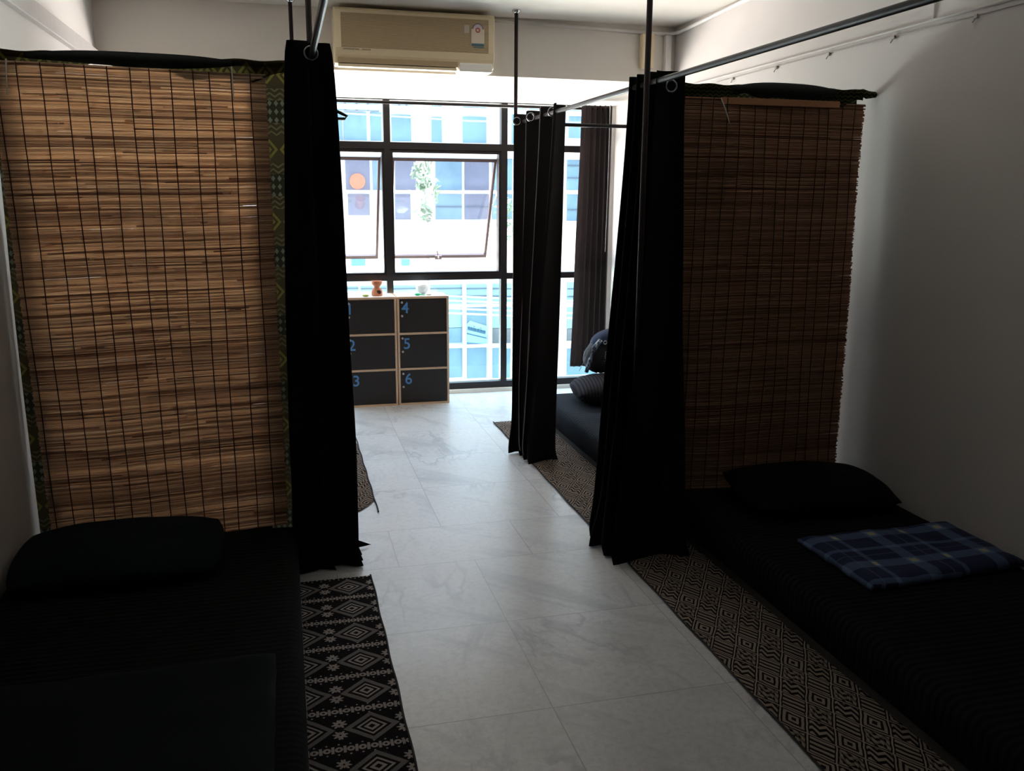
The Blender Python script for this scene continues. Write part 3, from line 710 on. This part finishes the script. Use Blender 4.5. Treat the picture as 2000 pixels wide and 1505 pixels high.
def crum(u_, v_):
    a_ = u_*2*PI; r_ = .055*math.sin(PI*v_)*(1+.25*noise.noise(Vector((math.cos(a_)*2, math.sin(a_)*2, v_*4))))
    return (r_*math.cos(a_), r_*.7*math.sin(a_), .045-.045*math.cos(PI*v_)+0)
tag(obj('crumpled_bag', grid(crum, 24, 14), M['bag'], smooth=False, loc=(1.07, 7.05, LH+.003)), 'crumpled white plastic bag at the back of the right locker', 'bag')
bm = bmesh.new(); bmesh.ops.create_icosphere(bm, subdivisions=2, radius=.014); bmesh.ops.scale(bm, vec=(1.6, .8, .4), verts=bm.verts[:])
tag(obj('small_trinket', bm, M['ply'], smooth=True, loc=(1.10, 6.93, LH+.008)), 'small brownish item right of the green one', 'trinket')

# ------------------------------------------------------------------ backpack
bp = thing('backpack', 'dark backpack with navy lid leaning on the striped pillow', 'backpack', (2.24, 5.98, .39))
def bag(u_, v_):
    a_ = u_*2*PI; ca, sa = math.cos(a_), math.sin(a_); se = lambda c_: math.copysign(abs(c_)**.6, c_)
    k = (math.sin(PI*min(1, max(.0, v_*.96+.02)))**.35); tp = 1-.42*v_**1.6
    return (.19*se(ca)*k*tp+.05*v_, .11*se(sa)*k*tp, .30*v_+.008*noise.noise(Vector((ca*3, sa*3, v_*5))))
obj('body', grid(bag, 36, 24), M['bagcloth'], bp, True)
def lid(u_, v_):
    a_ = u_*2*PI; ca, sa = math.cos(a_), math.sin(a_); se = lambda c_: math.copysign(abs(c_)**.7, c_)
    th = v_*PI*.5; dr = .03*max(0, -ca)
    return (.145*se(ca)*math.sin(th)+.045, .10*se(sa)*math.sin(th), .255+.065*math.cos(th)-dr*v_-.02*v_)
obj('lid', grid(lid, 32, 12, .003), M['bagblue'], bp, True, label='navy blue lid flap')
st = obj('strap', T([(-.06, -.085, .25), (-.115, -.10, .19), (-.145, -.105, .11), (-.165, -.09, .02)], [.016, .02, .018, .015], 8), M['strap'], bp, True, label='patterned grey-blue strap')
obj('strap_cord', T([(-.15, -.08, .17), (-.18, -.08, .10), (-.215, -.08, .03)], .003, 5), M['bagmark'], bp)
bm = torus((-.035, -.112, .235), (0, 1, 0), .012, .003, 14, 6); obj('buckle_ring', bm, M['bagmark'], bp, True)
bm = bmesh.new()
for c_, r_ in (((.0, 0, .16), .012), ((.016, 0, .168), .008), ((-.006, 0, .138), .009)):
    t2 = torus((c_[0]-.02, -.113-.002, c_[2]), (0, 1, 0), r_, .002, 12, 5); me_ = bpy.data.meshes.new('x'); t2.to_mesh(me_); bm.from_mesh(me_); t2.free()
tube(bm, [(-.035, -.116, .125), (-.022, -.116, .105), (-.04, -.116, .10)], .0022, 5)
obj('printed_mark', bm, M['bagmark'], bp, True, label='pale grey curly print')

# ------------------------------------------------------------------ coat hanger on the left rod
hg = thing('coat_hanger', 'black plastic coat hanger tip poking out behind the left curtain', 'hanger', (XLD, 4.7, ZL))
P_ = [(0, .0, -.012)] ; 
obj('hook', T([(.0, -.018, .006), (0, 0, .018), (0, .018, .004), (0, .014, -.018), (0, 0, -.035), (0, 0, -.055)], .0025, 6), M['rod'], hg, True)
obj('shoulder_bar', T([(-.20, 0, -.145), (-.18, 0, -.135), (0, 0, -.055), (.18, 0, -.135), (.20, 0, -.145), (.19, 0, -.158), (-.19, 0, -.158), (-.20, 0, -.145)], .008, 8), M['rod'], hg, True)

# ------------------------------------------------------------------ air conditioner
ax0, ax1 = .375, 1.44; az0, az1 = 2.475, 2.835; ay0 = ACY-.20; W = ax1-ax0
ac = thing('air_conditioner', 'cream wall-mounted air conditioner above the window', 'air conditioner', (ax0, ACY, 0))
prof = [(0, az0+.03), (-.10, az0), (-.165, az0+.018), (-.19, az0+.07), (-.20, az0+.11), (-.20, az1-.02), (-.185, az1), (0, az1)]
bm = bmesh.new(); va = [bm.verts.new((0, a_, b_)) for a_, b_ in prof]; vb = [bm.verts.new((W, a_, b_)) for a_, b_ in prof]
bm.faces.new(va); bm.faces.new(vb[::-1])
for i in range(len(prof)): bm.faces.new((va[i], vb[i], vb[(i+1) % len(prof)], va[(i+1) % len(prof)]))
obj('housing', bm, M['plastic'], ac, bev=.008)
gx0, gx1, gz0, gz1 = .045, W-.045, az0+.115, az1-.035
bm = B(gx0, gx1, -.203, -.199, gz0, gz1); g_ = obj('grille', bm, M['grille_dark'], ac)
bm = bmesh.new(); n_ = 26
for i in range(n_):
    z_ = gz0+(gz1-gz0)*(i+.5)/n_; box(bm, gx0, gx1, -.209, -.202, z_-.0028, z_+.0030)
obj('grille_slats', bm, M['grille'], g_)
obj('outlet_slot', B(.02, W*.76, -.196, -.150, az0+.018, az0+.052), plain('outlet_recess', (.40, .29, .17), .6), ac, label='recessed air outlet')
obj('louver', B(.022, W*.755, -.188, -.120, az0-.004, az0+.014), M['plastic'], ac)
obj('receiver_cover', B(W*.77, W-.012, -.195, -.05, az0-.008, az0+.05), M['white'], ac, bev=.01, label='white receiver cover')
lb = obj('energy_label', B(W-.165, W-.075, -.2125, -.2115, az0+.165, az0+.262), plain('label_paper', (.66, .56, .46), .6), ac, label='energy rating sticker')
cxl, czl = W-.12, az0+.262
bm = bmesh.new(); cv = bm.verts.new((cxl, -.2135, czl)); pr_ = None
for k in range(25):
    a_ = PI*k/24; v_ = bm.verts.new((cxl+.036*math.cos(a_), -.2135, czl+.036*math.sin(a_)))
    if pr_: bm.faces.new((cv, pr_, v_))
    pr_ = v_
obj('label_dial', bm, plain('dial_paper', (.55, .50, .56), .6), lb)
bm = bmesh.new()
for k in range(24):
    a0_, a1_ = PI*k/24, PI*(k+1)/24
    bm.faces.new([bm.verts.new((cxl+r_*math.cos(a_), -.2142, czl+r_*math.sin(a_))) for r_, a_ in ((.031, a0_), (.037, a0_), (.037, a1_), (.031, a1_))])
obj('label_arc', bm, plain('label_arc_ink', (.16, .15, .20), .6), lb)
obj('label_ring', torus((cxl, -.214, czl-.006), (0, 1, 0), .013, .0035, 24, 6), plain('label_red_ink', (.50, .10, .08), .6), lb, True)
bm = B(W-.162, W-.078, -.2135, -.2126, az0+.155, az0+.172); box(bm, W-.15, W-.078, -.2135, -.2126, az0+.144, az0+.150)
obj('label_stripe', bm, plain('label_blue_ink', (.06, .16, .20), .6), lb)
obj('sticker', B(W-.212, W-.178, -.2125, -.2115, az0+.235, az0+.285), plain('sticker_paper', (.52, .47, .40), .6), ac, label='small pale sticker')
bm = bmesh.new(); rg = random.Random(3); x_ = .055
for k in range(18):
    w2 = rg.uniform(.004, .008)
    if k == 12: obj('maker_lettering', bm, plain('faint_brown_ink', (.25, .20, .14), .6), ac, label='faint small lettering'); bm = bmesh.new(); x_ += .018
    box(bm, x_, x_+w2, -.2015, -.2005, az0+.099, az0+.107); x_ += w2+.003
obj('maker_lettering', bm, plain('faint_brown_ink', (.25, .20, .14), .6), ac, label='faint small lettering')

# ------------------------------------------------------------------ outside
FY = 19.0
bd = thing('building', 'pale blue and white shop building across the street', 'building', (4, FY, -6))
def fz(v_, u_=900): return onY(u_, v_, FY).z+6
def fxx(u_, v_=400): return onY(u_, v_, FY).x-4
obj('wall', B(-24, 26, .05, 8, 3.35, 14), M['ext_white'], bd)
def win(u0, u1, v0, v1, mat, bars=0, hb=0, inset=0):
    x0_, x1_ = fxx(u0, (v0+v1)/2), fxx(u1, (v0+v1)/2); z1_, z0_ = fz(v0, (u0+u1)/2), fz(v1, (u0+u1)/2)
    bm_ = B(x0_, x1_, .0, .048, z0_, z1_); o = obj('facade_window', bm_, M[mat], bd)
    mb_ = M['ext_dark'] if hb else M['ext_white']
    for k in range(1, bars+1): xx = x0_+(x1_-x0_)*k/(bars+1); obj('glazing_bar', B(xx-.02, xx+.02, -.03, -.001, z0_, z1_), mb_, o)
    for k in range(1, hb+1): zz_ = z0_+(z1_-z0_)*k/(hb+1); obj('glazing_bar', B(x0_, x1_, -.025, -.0015, zz_-.012, zz_+.012), mb_, o)
    return o
# upper storey
win(560, 740, 168, 214, 'ext_blue', 7, 1); win(765, 808, 182, 214, 'ext_blue', 2, 1)
win(560, 668, 219, 290, 'ext_glass', 2); win(672, 716, 219, 290, 'ext_glass'); win(724, 745, 219, 290, 'ext_glass'); win(765, 803, 224, 290, 'ext_glass')
win(843, 863, 150, 218, 'ext_glass', 0, 3); win(904, 950, 150, 220, 'ext_glass', 0, 3); win(843, 863, 228, 290, 'ext_glass'); win(904, 950, 228, 290, 'ext_glass')
win(1000, 1060, 190, 290, 'ext_glass', 1); win(1112, 1180, 190, 270, 'ext_glass', 1)
# middle storey
win(560, 660, 300, 371, 'ext_lilac'); win(675, 722, 300, 371, 'ext_lilac'); win(728, 745, 300, 371, 'ext_glass'); win(772, 812, 300, 371, 'ext_lilac')
win(851, 902, 300, 371, 'ext_glass'); win(908, 955, 300, 371, 'ext_lilac'); win(962, 1000, 300, 371, 'ext_glass'); win(1005, 1060, 300, 371, 'ext_glass'); win(1108, 1160, 300, 371, 'ext_glass', 0, 2)
win(560, 660, 379, 420, 'ext_lilac'); win(680, 722, 379, 420, 'ext_lilac'); win(772, 802, 379, 428, 'ext_lilac'); win(851, 902, 379, 428, 'ext_glass', 0, 1)
win(908, 955, 379, 428, 'ext_lilac', 0, 1); win(962, 1000, 379, 428, 'ext_glass'); win(1005, 1060, 379, 440, 'ext_lilac'); win(1108, 1160, 379, 440, 'ext_glass', 1, 1)
# lower storey
for u0, u1 in ((560, 640), (645, 700), (705, 757), (765, 820), (826, 902), (910, 950), (962, 985), (990, 1060), (1108, 1180)):
    win(u0, u1, 548, 593, 'ext_blue', 0, 2)
    win(u0, u1, 600, 640 if u0 != 910 else 672, 'ext_blue' if u0 != 910 else 'ext_glass', 0, 0)
    if u0 != 910: win(u0, u1, 641, 670, 'ext_grey' if u0 > 950 else 'ext_glass')
    win(u0, u1, 680, 738, 'ext_glass')
# columns and ledges
for u_ in (826, 906, 956, 1082):
    x_ = fxx(u_, 640); obj('column', B(x_-.04, x_+.04, -.10, -.035, 3.35, fz(545)), M['ext_white'], bd)
for v_, h_ in ((216, .10), (294, .30), (375, .05), (596, .05), (674, .06), (742, .05)):
    z_ = fz(v_); obj('ledge', B(-24, 26, -.16, -.105, z_-h_/2, z_+h_/2), M['ext_white'], bd)
cnp = thing('canopy', 'long pale sunlit canopy roof across the street', 'canopy', (4, FY, 0))
bm = grid(lambda u_, v_: (-24+50*u_, -.2-2.0*v_, 1.10-.85*v_+.01*math.sin(u_*900)), 300, 4, .03); obj('roof_sheet', bm, M['canopy'], cnp)
obj('fascia', B(-24, 26, -2.26, -2.21, -.02, .26), M['canopy'], cnp)
bm = B(-24, 26, -.12, -.165, 1.0, 1.12); obj('flashing', bm, M['canopy'], cnp)
# signs
def disc(x, z, r, y, mat, name, label, cat):
    return tag(obj(name, T([(x, y, z), (x, y-.05, z)], r, 28), M[mat]), label, cat)
p_ = onY(698, 354, FY-.03); disc(p_.x, p_.z, .16, FY-.002, 'orange', 'round_sign', 'round orange sign on the building across the street', 'sign')
sg = thing('sign', 'slanting pale blue banner with dark lettering on the lower shopfront', 'sign', (0, 0, 0))
def Q(u_, v_, y_): return onY(u_, v_, y_)
ys = FY-.035
def quad(pts, y_, d_=.03):
    bm_ = bmesh.new(); a_ = [bm_.verts.new(Q(u_, v_, y_)) for u_, v_ in pts]; f_ = bm_.faces.new(a_)
    r_ = bmesh.ops.extrude_face_region(bm_, geom=[f_]); bmesh.ops.translate(bm_, vec=(0, d_, 0), verts=[g for g in r_['geom'] if isinstance(g, bmesh.types.BMVert)]); return bm_
obj('board', quad([(912, 632), (918, 626), (950, 636), (950, 672), (912, 668)], ys), plain('pale_blue_banner', (.30, .52, .66), .6), sg)
ink = plain('banner_ink', (.04, .13, .22), .6)
obj('underline', quad([(912, 650), (950, 659), (950, 661), (912, 652)], ys-.012, .01), ink, sg)
bm = bmesh.new(); rg = random.Random(5)
for k in range(16):
    u_ = 914.5+k*2.15; v0 = 637.5+k*.55
    a_ = Q(u_, v0, ys-.02); c_ = Q(u_, v0+6.5, ys-.02); tube(bm, [a_, c_], .008, 5)
    if k % 3 != 1: tube(bm, [a_, Q(u_+1.6, v0+rg.uniform(-.5, 1.5), ys-.02), Q(u_+1.2, v0+4, ys-.02)], .006, 5)
    if k in (5, 11): tube(bm, [Q(u_, v0-2.5, ys-.02), Q(u_+2, v0-3.5, ys-.02)], .008, 5)
obj('lettering', bm, ink, sg, label='dark looping lettering')
for i, (u0, u1, v0, v1, lab) in enumerate(((686, 714, 503, 519, 'blue box seen below the left open sash'), (784, 801, 506, 519, 'blue box seen below the centre open sash'))):
    a_ = Q(u0, v0, 16.3); c_ = Q(u1, v1, 16.3); obj_ = obj('roof_box', B(a_.x, c_.x, 16.3, 16.6, c_.z, a_.z), M['signblue']); tag(obj_, lab, 'box')
# tree
def tree(cx_, y_, z0_, z1_, r_, label, n_=900, seed=1):
    t_ = thing('tree', label, 'tree', (cx_, y_, -6)); rg_ = random.Random(seed)
    obj('trunk', T([(0, 0, 0), (.05, 0, z0_+6), (.0, 0, (z0_+z1_)/2+6)], [.05, .03, .012], 8), M['bark'], t_, True)
    bm_ = bmesh.new()
    for _ in range(n_):
        a_ = rg_.uniform(0, 2*PI); z_ = rg_.uniform(-1, 1); k = math.sqrt(1-z_*z_); q_ = rg_.uniform(.2, 1.25)**.5
        c_ = Vector((r_*k*math.cos(a_)*q_, r_*k*math.sin(a_)*q_, (z0_+z1_)/2+6+(z1_-z0_)/2*z_*q_))
        if noise.noise(Vector((c_.x*3.5+seed, c_.y*3, c_.z*3.5))) < -.08: continue
        n1 = Vector((rg_.gauss(0, 1), rg_.gauss(0, 1), rg_.gauss(0, 1))).normalized(); n2 = n1.orthogonal().normalized(); l_ = rg_.uniform(.05, .09)
        bm_.faces.new([bm_.verts.new(c_+n1*l_), bm_.verts.new(c_+n2*l_*.45), bm_.verts.new(c_-n1*l_), bm_.verts.new(c_-n2*l_*.45)])
    obj('foliage', bm_, M['leaf'], t_)
p_ = onY(829, 370, 16.2); tree(p_.x, 16.2, onY(829, 425, 16.2).z, onY(829, 312, 16.2).z, .26, 'slim leafy tree seen through the open sash', 420)
p_ = onY(999, 430, 16.2); tree(p_.x, 16.2, onY(999, 470, 16.2).z, onY(999, 385, 16.2).z, .30, 'small green tree right of the centre mullion', 260, 3)
# power lines
labs = ['topmost thin cable across the lower window pane', 'second cable from the top across the lower window pane', 'third cable down across the lower window pane', 'lowest cable across the lower window pane']
for (u0, v0, u1, v1), lb_ in zip(((640, 566, 1180, 588), (640, 575, 1180, 596), (640, 590, 1180, 612), (640, 598, 1180, 622)), labs):
    a_, c_ = Q(u0, v0, 13), Q(u1, v1, 13); d_ = (c_-a_); a_ = a_-d_*1.5; c_ = c_+d_*1.5
    tag(obj('power_line', T([a_, a_.lerp(c_, .25)-Vector((0, 0, .01)), a_.lerp(c_, .5)-Vector((0, 0, .02)), a_.lerp(c_, .75)-Vector((0, 0, .01)), c_], .016, 6), M['wire']), lb_, 'cable', 'power lines across the street')
a_, c_ = Q(640, 219, 14), Q(1180, 240, 14)
tag(obj('power_line', T([a_-(c_-a_), a_, (a_+c_)/2-Vector((0, 0, .05)), c_, c_+(c_-a_)], .014, 6), M['ext_blue']), 'thin cable crossing the top window panes', 'cable')
